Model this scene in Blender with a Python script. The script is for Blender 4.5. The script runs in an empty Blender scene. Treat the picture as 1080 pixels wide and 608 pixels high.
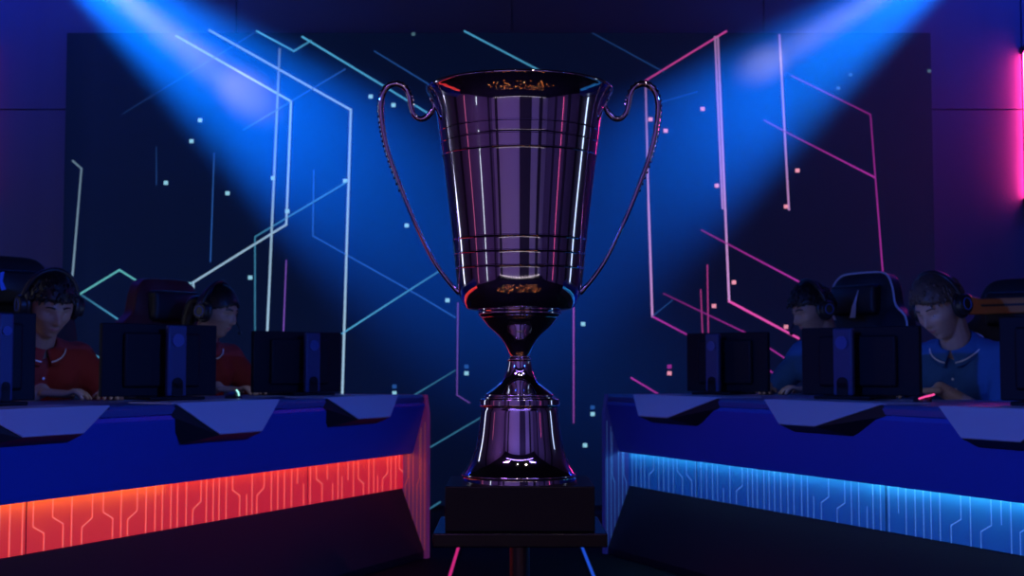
import bpy, bmesh, math, random
from mathutils import Vector, Matrix, noise
random.seed(4)
SC = bpy.context.scene
COL = SC.collection
PI = math.pi
V = Vector

# ------------------------------------------------------------------ camera
EYE = V((0, 0, 0.78)); F = 1440.0; PITCH = math.atan(86 / F)
cam = bpy.data.cameras.new('camera'); cam.sensor_width = 36; cam.lens = F / 1080 * 36
cam.clip_start = 0.02
cam.dof.use_dof = True; cam.dof.focus_distance = 1.87; cam.dof.aperture_fstop = 14
co = bpy.data.objects.new('camera', cam); COL.objects.link(co)
co.location = EYE; co.rotation_euler = (PI / 2 + PITCH, 0, 0)
SC.camera = co
FWD = V((0, math.cos(PITCH), math.sin(PITCH))); UP = V((0, -math.sin(PITCH), math.cos(PITCH)))

def ray(px, py): return V((1, 0, 0)) * ((px - 540) / F) + UP * ((304 - py) / F) + FWD
def at_y(px, py, y):
    d = ray(px, py); return EYE + d * (y / d.y)
def at_z(px, py, z):
    d = ray(px, py); return EYE + d * ((z - EYE.z) / d.z)
def at_plane(px, py, p, n):
    d = ray(px, py); return EYE + d * ((p - EYE).dot(n) / d.dot(n))

# ------------------------------------------------------------------ materials
def mat(name, col, rough=0.5, metal=0.0, emit=None, es=0.0, spec=0.5, bump=0, bscale=200, var=0, coat=0):
    m = bpy.data.materials.new(name); m.use_nodes = True
    nt = m.node_tree; b = nt.nodes['Principled BSDF']
    b.inputs['Base Color'].default_value = (*col, 1)
    b.inputs['Roughness'].default_value = rough; b.inputs['Metallic'].default_value = metal
    b.inputs['Specular IOR Level'].default_value = spec
    b.inputs['Coat Weight'].default_value = coat
    if emit:
        b.inputs['Emission Color'].default_value = (*emit, 1); b.inputs['Emission Strength'].default_value = es
    if bump or var:
        tc = nt.nodes.new('ShaderNodeTexCoord'); n = nt.nodes.new('ShaderNodeTexNoise')
        n.inputs['Scale'].default_value = bscale; n.inputs['Detail'].default_value = 3
        nt.links.new(tc.outputs['Object'], n.inputs['Vector'])
        if bump:
            bp = nt.nodes.new('ShaderNodeBump'); bp.inputs['Strength'].default_value = bump; bp.inputs['Distance'].default_value = 0.002
            nt.links.new(n.outputs['Fac'], bp.inputs['Height']); nt.links.new(bp.outputs['Normal'], b.inputs['Normal'])
        if var:
            mx = nt.nodes.new('ShaderNodeMix'); mx.data_type = 'RGBA'
            mx.inputs[6].default_value = (*[c * (1 - var) for c in col], 1); mx.inputs[7].default_value = (*[min(1, c * (1 + var)) for c in col], 1)
            nt.links.new(n.outputs['Fac'], mx.inputs[0]); nt.links.new(mx.outputs[2], b.inputs['Base Color'])
    return m

def emit_mat(name, col, s):
    m = mat(name, (0.0, 0.0, 0.0), 0.5, emit=col, es=s); return m

# ------------------------------------------------------------------ mesh helpers
def link(name, me, parent=None):
    o = bpy.data.objects.new(name, me); COL.objects.link(o)
    if parent: o.parent = parent
    return o
def obj(name, bm, m, parent=None, smooth=True, bevel=0, seg=2):
    me = bpy.data.meshes.new(name)
    bmesh.ops.recalc_face_normals(bm, faces=bm.faces)
    bm.to_mesh(me); bm.free()
    for x in (m if isinstance(m, (list, tuple)) else [m]): me.materials.append(x)
    o = link(name, me, parent)
    if bevel:
        b = o.modifiers.new('bevel', 'BEVEL'); b.width = bevel; b.segments = seg; b.limit_method = 'ANGLE'; b.angle_limit = math.radians(35)
    if smooth:
        me.polygons.foreach_set('use_smooth', [True] * len(me.polygons))
        if smooth != 'all':
            me.set_sharp_from_angle(angle=math.radians(40))
    return o
def empty(name, loc=(0, 0, 0), rotz=0):
    o = bpy.data.objects.new(name, None); COL.objects.link(o); o.empty_display_size = 0.05
    o.location = loc; o.rotation_euler = (0, 0, rotz); return o
def tag(o, label=None, cat=None, group=None, kind=None):
    if label: o['label'] = label
    if cat: o['category'] = cat
    if group: o['group'] = group
    if kind: o['kind'] = kind
    return o
def struct(name, bm, m, **k): return tag(obj(name, bm, m, smooth=False, **k), kind='structure')

def box(bm, x0, x1, y0, y1, z0, z1, M=None):
    vs = [bm.verts.new(V((x, y, z)) if M is None else M @ V((x, y, z))) for x in (x0, x1) for y in (y0, y1) for z in (z0, z1)]
    for f in ((0, 1, 3, 2), (4, 6, 7, 5), (0, 4, 5, 1), (2, 3, 7, 6), (0, 2, 6, 4), (1, 5, 7, 3)):
        bm.faces.new([vs[i] for i in f])
def prism(bm, pts, a, b):
    """pts: list of 3-D points forming a polygon, a/b: offset vectors of the two caps"""
    A = [bm.verts.new(p + a) for p in pts]; B = [bm.verts.new(p + b) for p in pts]
    n = len(pts)
    bm.faces.new(A[::-1]); bm.faces.new(B)
    for i in range(n): bm.faces.new((A[i], A[(i + 1) % n], B[(i + 1) % n], B[i]))
def lathe(bm, prof, seg=96, c=(0, 0), close=False):
    rings = []
    for r, z in prof:
        if r < 1e-5: rings.append([bm.verts.new((c[0], c[1], z))])
        else: rings.append([bm.verts.new((c[0] + r * math.cos(2 * PI * k / seg), c[1] + r * math.sin(2 * PI * k / seg), z)) for k in range(seg)])
    rr = list(zip(rings, rings[1:]))
    if close: rr.append((rings[-1], rings[0]))
    for A, B in rr:
        for k in range(seg):
            k2 = (k + 1) % seg
            if len(A) == 1 and len(B) == 1: continue
            if len(A) == 1: bm.faces.new((A[0], B[k], B[k2]))
            elif len(B) == 1: bm.faces.new((A[k], A[k2], B[0]))
            else: bm.faces.new((A[k], A[k2], B[k2], B[k]))
def crspline(pts, n=8):
    P = [V(p) for p in pts]; P = [P[0] * 2 - P[1]] + P + [P[-1] * 2 - P[-2]]
    out = []
    for i in range(1, len(P) - 2):
        for k in range(n):
            t = k / n
            a, b, c, d = P[i - 1], P[i], P[i + 1], P[i + 2]
            out.append(0.5 * ((2 * b) + (c - a) * t + (2 * a - 5 * b + 4 * c - d) * t * t + (3 * b - a - 3 * c + d) * t ** 3))
    out.append(P[-2]); return out
def tube(bm, pts, r, seg=10, closed=False, flat=None):
    pts = [V(p) for p in pts]; n = len(pts)
    rad = r if callable(r) else (lambda t: r)
    rings = []; prev = None
    for i, p in enumerate(pts):
        t = (pts[(i + 1) % n] - pts[i - 1]) if closed else (pts[min(i + 1, n - 1)] - pts[max(i - 1, 0)])
        t.normalize()
        if prev is None:
            u = t.orthogonal().normalized()
            if flat: u = (flat - t * flat.dot(t)).normalized()
        else:
            u = (prev - t * prev.dot(t)).normalized()
        prev = u; w = t.cross(u); rr = rad(i / max(1, n - 1))
        rings.append([bm.verts.new(p + u * rr * math.cos(2 * PI * k / seg) + w * rr * math.sin(2 * PI * k / seg)) for k in range(seg)])
    for i in range(n if closed else n - 1):
        A, B = rings[i], rings[(i + 1) % n]
        for k in range(seg): bm.faces.new((A[k], A[(k + 1) % seg], B[(k + 1) % seg], B[k]))
    if not closed: bm.faces.new(rings[0][::-1]); bm.faces.new(rings[-1])
def ball(bm, c, r, sub=2, sc=(1, 1, 1)):
    M = Matrix.Translation(c) @ Matrix.Diagonal((*sc, 1))
    bmesh.ops.create_icosphere(bm, subdivisions=sub, radius=r, matrix=M)
def capsule(bm, a, b, ra, rb, seg=16):
    """rounded tapered limb between two joints"""
    a, b = V(a), V(b); ax = b - a; L = ax.length; t = ax / L if L > 1e-6 else V((0, 0, 1))
    u = t.orthogonal().normalized(); w = t.cross(u); rings = []
    prof = []
    for k in range(1, 6): th = PI / 2 * k / 5; prof.append((ra * math.sin(th), -ra * math.cos(th)))
    for k in range(0, 5): th = PI / 2 * k / 5; prof.append((rb * math.cos(th), L + rb * math.sin(th)))
    A0 = bm.verts.new(a - t * ra); B0 = bm.verts.new(b + t * rb)
    for r, h in prof: rings.append([bm.verts.new(a + t * h + u * r * math.cos(2 * PI * k / seg) + w * r * math.sin(2 * PI * k / seg)) for k in range(seg)])
    for k in range(seg):
        bm.faces.new((A0, rings[0][(k + 1) % seg], rings[0][k])); bm.faces.new((B0, rings[-1][k], rings[-1][(k + 1) % seg]))
    for A, B in zip(rings, rings[1:]):
        for k in range(seg): bm.faces.new((A[k], A[(k + 1) % seg], B[(k + 1) % seg], B[k]))
def remeshed(bm, voxel, smooth=3, fac=0.5):
    """fuse overlapping closed shapes into one continuous skin; returns a bmesh"""
    me = bpy.data.meshes.new('tmp'); bmesh.ops.recalc_face_normals(bm, faces=bm.faces); bm.to_mesh(me); bm.free()
    o = bpy.data.objects.new('tmp', me); COL.objects.link(o)
    r = o.modifiers.new('r', 'REMESH'); r.mode = 'VOXEL'; r.voxel_size = voxel
    if smooth:
        s = o.modifiers.new('s', 'SMOOTH'); s.iterations = smooth; s.factor = fac
    bpy.context.view_layer.update()
    ev = o.evaluated_get(bpy.context.evaluated_depsgraph_get())
    out = bmesh.new(); out.from_mesh(ev.to_mesh()); ev.to_mesh_clear()
    bpy.data.objects.remove(o); bpy.data.meshes.remove(me)
    return out

# ------------------------------------------------------------------ room
YS = 7.60                      # LED screen plane
RX, RY0, RY1, RH = 4.2, -3.4, 7.82, 3.7
m_wall = mat('dark_blue_wall_panel', (0.11, 0.11, 0.20), 0.55, bump=0.15, bscale=60)
m_side = mat('dark_side_wall', (0.16, 0.14, 0.18), 0.8, bump=0.2, bscale=25)
m_hall = mat('hall_plaster', (0.40, 0.40, 0.44), 0.75, bump=0.3, bscale=25, var=0.15)
m_black = mat('black_lacquer', (0.006, 0.006, 0.008), 0.35, bump=0.02)
m_floor = mat('black_stage_floor', (0.008, 0.009, 0.013), 0.75, spec=.06, bump=0.06, bscale=18, var=0.3)
m_ceil = mat('black_ceiling', (0.02, 0.02, 0.025), 0.9)
m_groove = mat('panel_joint', (0.004, 0.004, 0.008), 0.8)

bm = bmesh.new(); box(bm, -RX - .15, RX + .15, RY0 - .15, RY1 + .15, -0.1, 0); struct('floor', bm, m_floor)
bm = bmesh.new(); box(bm, -RX - .15, RX + .15, RY0 - .15, RY1 + .15, RH, RH + 0.1); struct('ceiling', bm, m_ceil)
bm = bmesh.new(); box(bm, -RX - .15, -RX, RY0, RY1, 0, RH); struct('wall_left', bm, m_side)
bm = bmesh.new(); box(bm, RX, RX + .15, RY0, RY1, 0, RH); struct('wall_right', bm, m_side)
bm = bmesh.new(); box(bm, -RX, RX, RY0 - .15, RY0, 0, RH); struct('wall_front', bm, m_hall)
# stage wall behind the screen: panels with open joints
bm = bmesh.new(); box(bm, -RX, RX, RY1 - .03, RY1 + .12, 0, RH)
zj = at_y(1030, 116, RY1 - .05).z
xs = sorted([-RX, at_y(-30, 60, 7.77).x, at_y(250, 10, 7.77).x, at_y(540, 10, 7.77).x, at_y(805, 10, 7.77).x, at_y(1077, 60, 7.77).x, RX])
zs = [0.0, zj, RH]
for i in range(len(xs) - 1):
    for j in range(2):
        box(bm, xs[i] + .004, xs[i + 1] - .004, RY1 - .06, RY1 - .028, zs[j] + .004, zs[j + 1] - .004)
struct('wall_back', bm, m_wall)

# ------------------------------------------------------------------ LED screen with its graphic
TL = at_y(70, 34, YS); BR = at_y(987, 300, YS)
sx0, sx1, sz1 = TL.x, BR.x, TL.z
scr = empty('led_screen', ((sx0 + sx1) / 2, YS + .08, 0))
tag(scr, 'giant dark blue LED video wall showing cyan and pink hexagon line graphics behind the trophy', 'screen')
m_case = mat('screen_casing', (0.01, 0.01, 0.014), 0.6)
m_disp = mat('led_display', (0.006, 0.009, 0.018), 0.6, spec=.1, emit=(0.02, 0.18, 1.0), es=0.016)
# faint LED module grid inside the display material
nt = m_disp.node_tree; b = nt.nodes['Principled BSDF']
m_line = bpy.data.materials.new('display_graphic'); m_line.use_nodes = True
nt = m_line.node_tree; b = nt.nodes['Principled BSDF']; b.inputs['Base Color'].default_value = (0, 0, 0, 1)
at = nt.nodes.new('ShaderNodeAttribute'); at.attribute_name = 'glow'
nt.links.new(at.outputs['Color'], b.inputs['Emission Color']); b.inputs['Emission Strength'].default_value = 1.0
off = V(scr.location)
bm = bmesh.new(); box(bm, sx0 - off.x, sx1 - off.x, YS + .012 - off.y, YS + .09 - off.y, 0.02, sz1)
obj('casing', bm, m_case, scr, bevel=.004)
bm = bmesh.new()
lay = bm.loops.layers.float_color.new('glow')
box(bm, sx0 + .004 - off.x, sx1 - .004 - off.x, YS - off.y, YS + .012 - off.y, 0.03, sz1 - .004)
def seg(p, q, w, c0, c1):
    P, Q = at_y(*p, YS) - off, at_y(*q, YS) - off; P.y = Q.y = YS - .0015 - off.y
    t = (Q - P).normalized(); s = V((-t.z, 0, t.x)) * w * .43 * YS / F
    e = t * w * .43 * YS / F
    f = bm.faces.new([bm.verts.new(x) for x in (P - s - e, Q - s + e, Q + s + e, P + s - e)]); f.material_index = 1
    for l, c in zip(f.loops, (c0, c1, c1, c0)): l[lay] = (*c, 1)
def poly(pts, w, c, i0=1.0, i1=None):
    i1 = i0 if i1 is None else i1; n = len(pts) - 1
    L = [math.dist(pts[k], pts[k + 1]) for k in range(n)]; T = sum(L); s = 0
    for k in range(n):
        a = i0 + (i1 - i0) * s / T; s += L[k]; bb = i0 + (i1 - i0) * s / T
        seg(pts[k], pts[k + 1], w, [x * a for x in c], [x * bb for x in c])
CW = (0.46, 0.74, 1.0); CY = (0.10, 0.52, 0.90); CB = (0.03, 0.16, 0.62); PK = (1.0, 0.10, 0.55); PW = (0.90, 0.44, 1.0); MG = (0.5, 0.035, 0.42); PU = (0.2, 0.08, 0.5)
poly([(186, 38), (307, 107), (302, 237), (204, 298), (204, 308)], 2.6, CW, .55, .7)
poly([(221, 32), (370, 116), (361, 418)], 2.8, CW, .4, .8)
poly([(295, 52), (282, 349)], 2.8, CW, .2, .8)
poly([(271, 33), (310, 54), (328, 43)], 2.2, CY, .9, .5)
poly([(319, 39), (405, 91), (452, 120)], 2.4, CY, .8, .6)
poly([(77, 170), (86, 178), (72, 345)], 2.4, CW, .25, .45)
poly([(72, 318), (126, 285), (155, 303)], 2.4, (0.2, .85, .9), .55, .55)
poly([(87, 312), (126, 338)], 2.2, CY, .25, .6); poly([(81, 363), (107, 379)], 2.2, CY, .5, .6)
poly([(226, 162), (222, 276)], 1.6, CB, .5, .6); poly([(165, 155), (165, 195)], 1.4, CB, .2, .3)
poly([(366, 192), (269, 250), (269, 349)], 2.0, CY, .45, .3)
poly([(331, 180), (330, 249), (440, 311), (480, 335)], 1.8, CB, .5, .6)
poly([(361, 352), (440, 301), (462, 287)], 2.0, CY, .8, .4)
poly([(302, 275), (299, 349)], 1.6, PU, .8, 1.0)
poly([(257, 137), (364, 73)], 1.8, CB, .4, .5); poly([(130, 120), (271, 33)], 1.6, CB, .12, .3)
poly([(490, 33), (572, 76)], 2.2, CY, .7, .5); poly([(625, 35), (700, 76)], 1.6, CB, .2, .3); poly([(395, 54), (462, 95)], 1.6, CB, .4, .5)
poly([(483, 320), (482, 417), (495, 425)], 1.6, PU, .7, .6); poly([(437, 417), (480, 391)], 1.8, CY, .35, .2)
poly([(447, 476), (510, 439)], 1.8, CY, .35, .25); poly([(447, 541), (464, 530)], 2.0, CY, .3, .3)
poly([(605, 325), (605, 446)], 1.7, (0.35, .07, .45), 1.0, .7)
poly([(681, 85), (766, 33)], 2.2, PK, .45, .6)
poly([(681, 93), (684, 215)], 2.2, PW, .3, .6); poly([(684, 215), (688, 334)], 2.6, PW, .6, .65); poly([(688, 334), (726, 354)], 2.0, MG, 1, .7)
poly([(754, 39), (762, 220)], 2.2, PW, .4, .55); poly([(757, 39), (769, 318)], 2.6, PW, .35, .75); poly([(769, 318), (842, 357)], 2.8, PK, .9, .8)
poly([(822, 37), (832, 221)], 2.4, PW, .35, .55)
poly([(835, 80), (918, 121), (932, 300)], 1.9, MG, .3, .75); poly([(932, 300), (950, 316)], 1.6, MG, .6, .3)
poly([(806, 127), (830, 140), (922, 187)], 2.0, MG, .25, .9)
poly([(740, 243), (842, 297)], 2.0, MG, .4, 1.0)
poly([(746, 280), (747, 352)], 1.6, PK, .4, .4); poly([(739, 306), (741, 352)], 1.6, PK, .35, .35)
poly([(700, 310), (788, 352), (832, 381)], 1.8, MG, .3, .8); poly([(810, 390), (824, 400)], 1.8, MG, .7, .7); poly([(666, 399), (696, 417)], 2.0, MG, .9, .6)
poly([(688, 334), (709, 317)], 1.4, CB, .4, .3); poly([(690, 110), (735, 97)], 1.4, CB, .3, .3)
def sq(px, py, c, i=1.0, s=4.8): seg((px - .2, py), (px + .2, py), s, [x * i for x in c], [x * i for x in c])
SQC = (0.35, 0.78, 1.0); SQP = (1.0, 0.36, 0.5)
for px, py in ((211, 127), (202, 149), (175, 193), (240, 204), (288, 188), (303, 223), (364, 191), (264, 293), (200, 300), (429, 238), (391, 102), (415, 111), (472, 317), (492, 394), (615, 342), (416, 415), (625, 437), (617, 470)): sq(px, py, SQC, .8)
for px, py, i in ((741, 115, .8), (686, 126, .9), (702, 138, .9), (756, 196, .9), (841, 180, 1), (829, 218, .9), (774, 298, 1), (753, 323, .9), (706, 394, .9), (829, 345, .8)): sq(px, py, SQP, i)
for px, py in ((897, 79), (884, 93), (980, 75), (436, 36)): sq(px, py, SQC, .18, 4)
for px, py in ((416, 408), (492, 387), (625, 430)): sq(px, py, CB, .5)
sq(706, 387, MG, .6)
obj('display', bm, [m_disp, m_line], scr, smooth=False)

# ------------------------------------------------------------------ desks
ZT, ZR, ZL, ZB = 0.675, 0.593, None, 0.286
m_fascia_l = mat('blue_desk_laminate', (0.025, 0.09, 0.50), 0.42, bump=0.05, bscale=300, var=0.1)
m_top = mat('desk_top_laminate', (0.06, 0.10, 0.30), 0.35)
m_plate = mat('white_plate_laminate', (0.62, 0.64, 0.70), 0.4)
m_pl_shade = mat('black_plate_body_shade', (0.008, 0.008, 0.012), 0.6)
m_base = mat('black_desk_base', (0.007, 0.007, 0.012), 0.42, spec=.35, bump=0.05)
m_end = mat('grey_end_board', (0.30, 0.28, 0.34), 0.45)
def led_lines(L, H, rnd, step=0.048):
    """circuit style strokes in panel space: list of polylines (s, h)"""
    out = []; s = 0.03
    while s < L - .03:
        k = rnd.random(); j = step * .9
        if k < .62: out.append([(s, 0.0), (s, H)])
        elif k < .72: out.append([(s, 0.0), (s, H * rnd.uniform(.35, .6))])
        elif k < .80: out.append([(s, H * rnd.uniform(.4, .6)), (s, H)])
        elif k < .91:
            h = H * rnd.uniform(.3, .5); out.append([(s, H), (s, h + j * .5), (s + j, h), (s + j, 0)]); s += j
        else:
            h = H * rnd.uniform(.3, .5); out.append([(s + j, H), (s + j, h + j * .5), (s, h), (s, 0)]); s += j
        s += step * rnd.uniform(.62, 1.0)
    return out

def make_desk(name, a, b, side, plates, ledcol, linecol, lab, seed, groove):
    zl = EYE.z - 0.352
    P0, P1 = at_z(*a, zl), at_z(*b, zl); P0.z = P1.z = 0
    d = (P1 - P0).normalized(); n = V((d.y, -d.x, 0)) if side < 0 else V((-d.y, d.x, 0))
    S0 = -2.0; L = (P1 - P0).length
    root = empty(name, P0 + d * (L * .4))
    tag(root, lab, 'desk')
    o = V(root.location)
    def W(s, p, z): return P0 + d * s + n * p + V((0, 0, z)) - o
    def ext(prof, s0, s1, nm, m, **k):
        bm = bmesh.new(); prism(bm, [W(0, p, z) for p, z in prof], d * s0, d * s1)
        return obj(nm, bm, m, root, smooth=False, **k)
    ext([(.090, ZT), (.099, ZT - .010), (.099, ZT - .03), (-.62, ZT - .03), (-.62, ZT)], S0, L, 'desktop', m_top, bevel=.002)
    ext([(.099, ZT - .031), (.103, .63), (.056, zl + .034), (.046, zl + .002), (.042, zl + .002), (.042, zl + .016), (-.06, zl + .016), (-.06, ZT - .031)], S0, L, 'fascia', m_fascia_l, bevel=.003)
    # back-lit panel
    bm = bmesh.new(); prism(bm, [W(0, p, z) for p, z in ((0, zl + .0155), (0, ZB), (-.03, ZB), (-.03, zl + .0155))], d * S0, d * L)
    rnd = random.Random(seed); H = zl - ZB; w = .0029
    def stroke(bm, pts, fn, w, mi=1):
        for i in range(len(pts) - 1):
            (s0, h0), (s1, h1) = pts[i], pts[i + 1]
            t = V((s1 - s0, h1 - h0)).normalized(); q = V((-t.y, t.x)) * w * .5; e = t * w * .3
            f = bm.faces.new([bm.verts.new(fn(*(V(x)))) for x in (V((s0, h0)) - q - e, V((s1, h1)) - q + e, V((s1, h1)) + q + e, V((s0, h0)) + q - e)])
            f.material_index = mi
    for st in led_lines(L - S0, H, rnd): stroke(bm, st, lambda s, h: W(S0 + s, .0012, ZB + h), w)
    for g in groove:
        gs = (at_plane(g[0], g[1], P0, n) - P0).dot(d)
        stroke(bm, [(gs - S0, 0), (gs - S0, H)], lambda s, h: W(S0 + s, .0016, ZB + h), .004, 2)
    mp = mat(name + '_backlit_panel', ((.9, .24, .03) if side < 0 else (.03, .30, .55)), .45, emit=ledcol[0], es=ledcol[1]); ml = mat(name + '_circuit_lines', linecol[0], .45, emit=linecol[0], es=linecol[1])
    obj('light_panel', bm, [mp, ml, m_groove], root, smooth=False)
    ext([(-.002, ZB - .001), (.10, 0.03), (.10, 0.0), (-.06, 0.0), (-.06, ZB - .001)], S0, L, 'base_panel', m_base, bevel=.003)
    # end board closing the far end, wider than the waist
    bm = bmesh.new(); prism(bm, [W(0, p, z) for p, z in ((.100, ZT), (.112, ZR), (.112, 0.0), (-.62, 0.0), (-.62, ZT))], d * (L + .0005), d * (L + .028))
    for k in range(6):
        p = .012 + k * .018; z0 = ZB - .25 + (.0 if k > 2 else .12); z1 = zl + p * 1.3
        pts = [(p, z0), (p, z1)] if k % 3 else [(p, z0), (p, .30), (p + .012, .33), (p + .012, z1)]
        stroke(bm, pts, lambda s, h: W(L - .0008, s, h), .0028)
    mle = mat(name + '_end_lines', linecol[0], .45, emit=linecol[0], es=linecol[2])
    me_ = mat(name + '_end_board', (.30, .22, .34) if side < 0 else (.08, .10, .34), .4, emit=ledcol[2], es=ledcol[3])  # weak emission stands in for LED light falling on the board
    obj('end_board', bm, [me_, mle], root, smooth=False)
    bm = bmesh.new(); prism(bm, [W(0, p, z) for p, z in ((-.60, .05), (-.60, ZT - .032), (-.58, ZT - .032), (-.58, .05))], d * S0, d * (S0 + .03)); 
    obj('support', bm, m_base, root, smooth=False)
    # strip of LEDs under the lip
    for (f0, f1, c_, e_) in ((S0 + .02, L * .30, ledcol[4], ledcol[5]), (L * .30 + .004, L - .02, ledcol[6], ledcol[7])):
        bm = bmesh.new(); prism(bm, [W(0, p, z) for p, z in ((.012, zl + .0155), (.024, zl + .0155), (.024, zl + .0125), (.012, zl + .0125))], d * f0, d * f1)
        obj('led_strip', bm, emit_mat(name + '_strip', c_, e_), root, smooth=False)
    # wedge plates hung on the front edge
    for (q0, q1, q2, q3) in plates:      # top-near, top-far, bottom-far, bottom-near  (picture points)
        def on(px, py, p): return (at_plane(px, py, P0 + n * p, n) - P0).dot(d)
        s0, s1 = on(*q0, .10), on(*q1, .10); s2, s3 = on(*q2, .165), on(*q3, .165)
        zt = ZT + .004; zb = .5 * (at_plane(*q2, P0 + n * .165, n).z + at_plane(*q3, P0 + n * .165, n).z)
        e = .006
        bm = bmesh.new()
        F4 = [W(s0, .102, zt), W(s1, .102, zt), W(s2, .165, zb), W(s3, .165, zb)]
        K4 = [W(s0 + .0, .098, zt - .004), W(s1, .098, zt - .004), W(s2, .162, zb - .004), W(s3, .162, zb - .004)]
        prism_pts(bm, F4, K4)
        pl = obj('edge_plate', bm, m_plate, root, smooth=False, bevel=.0015)
        bm = bmesh.new()
        F2 = [W(s0, .0975, zt - .0055), W(s1, .0975, zt - .0055), W(s2, .160, zb - .005), W(s3, .160, zb - .005)]
        sh = (s3 - s0) * .35
        K2 = [W(s0 - .04, .094, ZT - .03), W(s1 + .01, .094, ZT - .03), W(s2 + .02, .09, zb - .03), W(s3 - .10, .09, zb - .03)]
        prism_pts(bm, F2, K2)
        obj('plate_body_shade', bm, m_pl_shade, pl, smooth=False)  # black wedge body doubles as the shadow under the plate
        bm = bmesh.new()
        prism(bm, [W(s0 - .02, .097, 0), W(s1 + .0, .097, 0), W(s1 + .0, -.10, 0), W(s0 + .03, -.10, 0)], V((0, 0, ZT + .0005)), V((0, 0, ZT + .004)))
        obj('plate_ledge', bm, m_plate, pl, smooth=False)
    return dict(P0=P0, d=d, n=n, L=L, root=root, W=lambda s, p, z: P0 + d * s + n * p + V((0, 0, z)))
def prism_pts(bm, A, B):
    A = [bm.verts.new(p) for p in A]; B = [bm.verts.new(p) for p in B]; n = len(A)
    bm.faces.new(A); bm.faces.new(B[::-1])
    for i in range(n): bm.faces.new((A[i], B[i], B[(i + 1) % n], A[(i + 1) % n]))

DL = make_desk('gaming_desk', (0, 532), (425, 479), -1,
    [((-25, 431), (116, 430), (89, 456), (25, 461)), ((186, 426), (295, 425), (277, 455), (233, 457)), ((345, 420), (420, 419), (412, 440), (379, 441))],
    ((0.85, 0.006, 0.055), .52, (0.5, .03, .16), .10, (1.0, .58, .06), 7.5, (1.0, .26, .05), 4.0), ((1.0, 0.30, 0.20), .62, .12),
    'long blue gaming desk left of the trophy with glowing orange and red front panel', 11, [(27, 560), (324, 510)])
DR = make_desk('gaming_desk', (1080, 530), (663, 477), 1,
    [((1120, 432), (990, 431), (1013, 461), (1075, 466)), ((930, 425), (806, 424), (821, 447), (858, 449)), ((757, 420), (668, 418), (673, 439), (703, 440))],
    ((0.006, 0.09, 0.62), .10, (.03, .04, .4), .08, (.34, .82, 1.0), 14.0, (.26, .70, 1.0), 11.0), ((0.25, 0.62, 1.0), .24, .08),
    'long blue gaming desk right of the trophy with glowing blue front panel', 23, [(735, 500), (935, 540)])

# ------------------------------------------------------------------ monitors
m_mon = mat('black_monitor_plastic', (0.008, 0.008, 0.011), 0.6, spec=.3, bump=0.03, bscale=400)
m_strip = mat('blue_grey_stand_metal', (0.04, 0.06, 0.16), 0.45)
m_logo = mat('round_emblem', (0.06, 0.11, 0.34), 0.35)
m_scr = emit_mat('lit_monitor_screen', (0.32, 0.46, 0.95), 1.0)
def make_monitor(D, x0, x1, yt, yb, ang, label, side):
    """seen from behind; D desk, picture span x0..x1, ang facing"""
    p = -.20
    c = at_plane((x0 + x1) / 2, yt, D['P0'] + D['n'] * p, D['n'])
    k = c.y / F
    rz = -ang * side; ev = V((math.cos(rz), math.sin(rz), 0)); nv = V((-ev.y, ev.x, 0))
    ea, eb = [(at_plane(x, yt, c, nv) - c).dot(ev) for x in (x0, x1)]
    wid = eb - ea; c = c + ev * (ea + eb) * .5
    hgt = (yb - yt - 6) * k
    root = empty('monitor', (c.x, c.y, ZT + .0045), -ang * side)
    tag(root, label, 'monitor', 'monitors on the gaming desks')
    # local: back of the panel faces -Y, screen faces +Y
    zt = c.z - ZT - .0045; z0 = max(.012, zt - hgt)
    bm = bmesh.new(); box(bm, -wid / 2, wid / 2, 0, .022, z0, zt); obj('panel', bm, m_mon, root, bevel=.004)
    bm = bmesh.new(); box(bm, -wid / 2 + .008, wid / 2 - .008, .0225, .0235, z0 + .012, zt - .008); obj('screen', bm, m_scr, root, smooth=False)
    sx = -side * wid * .045
    bm = bmesh.new(); box(bm, -wid * .33, wid * .33, -.018, -.0005, z0 + .03, zt - .03); obj('rear_housing', bm, m_mon, root, bevel=.010, seg=3)
    bm = bmesh.new()
    cw = wid * .082
    # column with a cable hole near its foot
    zc = .055; hr = cw * .34
    outer = [(-cw, .012), (cw, .012), (cw, zt - .006), (-cw, zt - .006)]
    A = [V((sx + x * 1, -.075, z)) for x, z in outer]
    prism(bm, A, V((0, 0, 0)), V((0, .022, 0)))
    st = obj('stand_column', bm, m_strip, root, bevel=.006, seg=3)
    bm = bmesh.new(); bmesh.ops.create_cone(bm, cap_ends=True, segments=28, radius1=cw * .55, radius2=cw * .55, depth=.004, matrix=Matrix.Translation((sx, -.0775, zc)) @ Matrix.Rotation(PI / 2, 4, 'X'))
    box(bm, sx - cw * .55, sx + cw * .55, -.0795, -.0755, .0125, zc)
    obj('cable_hole', bm, m_mon, st, smooth=False)
    bm = bmesh.new(); bmesh.ops.create_cone(bm, cap_ends=True, segments=36, radius1=cw * .62, radius2=cw * .62, depth=.005, matrix=Matrix.Translation((sx, -.078, zt - .055)) @ Matrix.Rotation(PI / 2, 4, 'X'))
    obj('emblem', bm, m_logo, st, smooth=False)
    bm = bmesh.new(); box(bm, sx - cw * .8, sx + cw * .8, -.053, -.0185, zt * .45, zt * .45 + .06); obj('mount', bm, m_mon, root, bevel=.004)
    bm = bmesh.new(); box(bm, sx - wid * .24, sx + wid * .24, -.085, .10, 0.0, .0115); obj('foot', bm, m_mon, root, bevel=.004)
    return root
A45 = math.radians(43)
make_monitor(DL, -58, 39, 329, 433, A45, 'black monitor at left edge of the photo before boy in red', -1)
make_monitor(DL, 108, 229, 342, 427, A45, 'black monitor seen from behind in front of girl in red polo', -1)
make_monitor(DL, 268, 360, 350, 423, A45, 'unattended black monitor at the far end of the left desk', -1)
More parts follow.
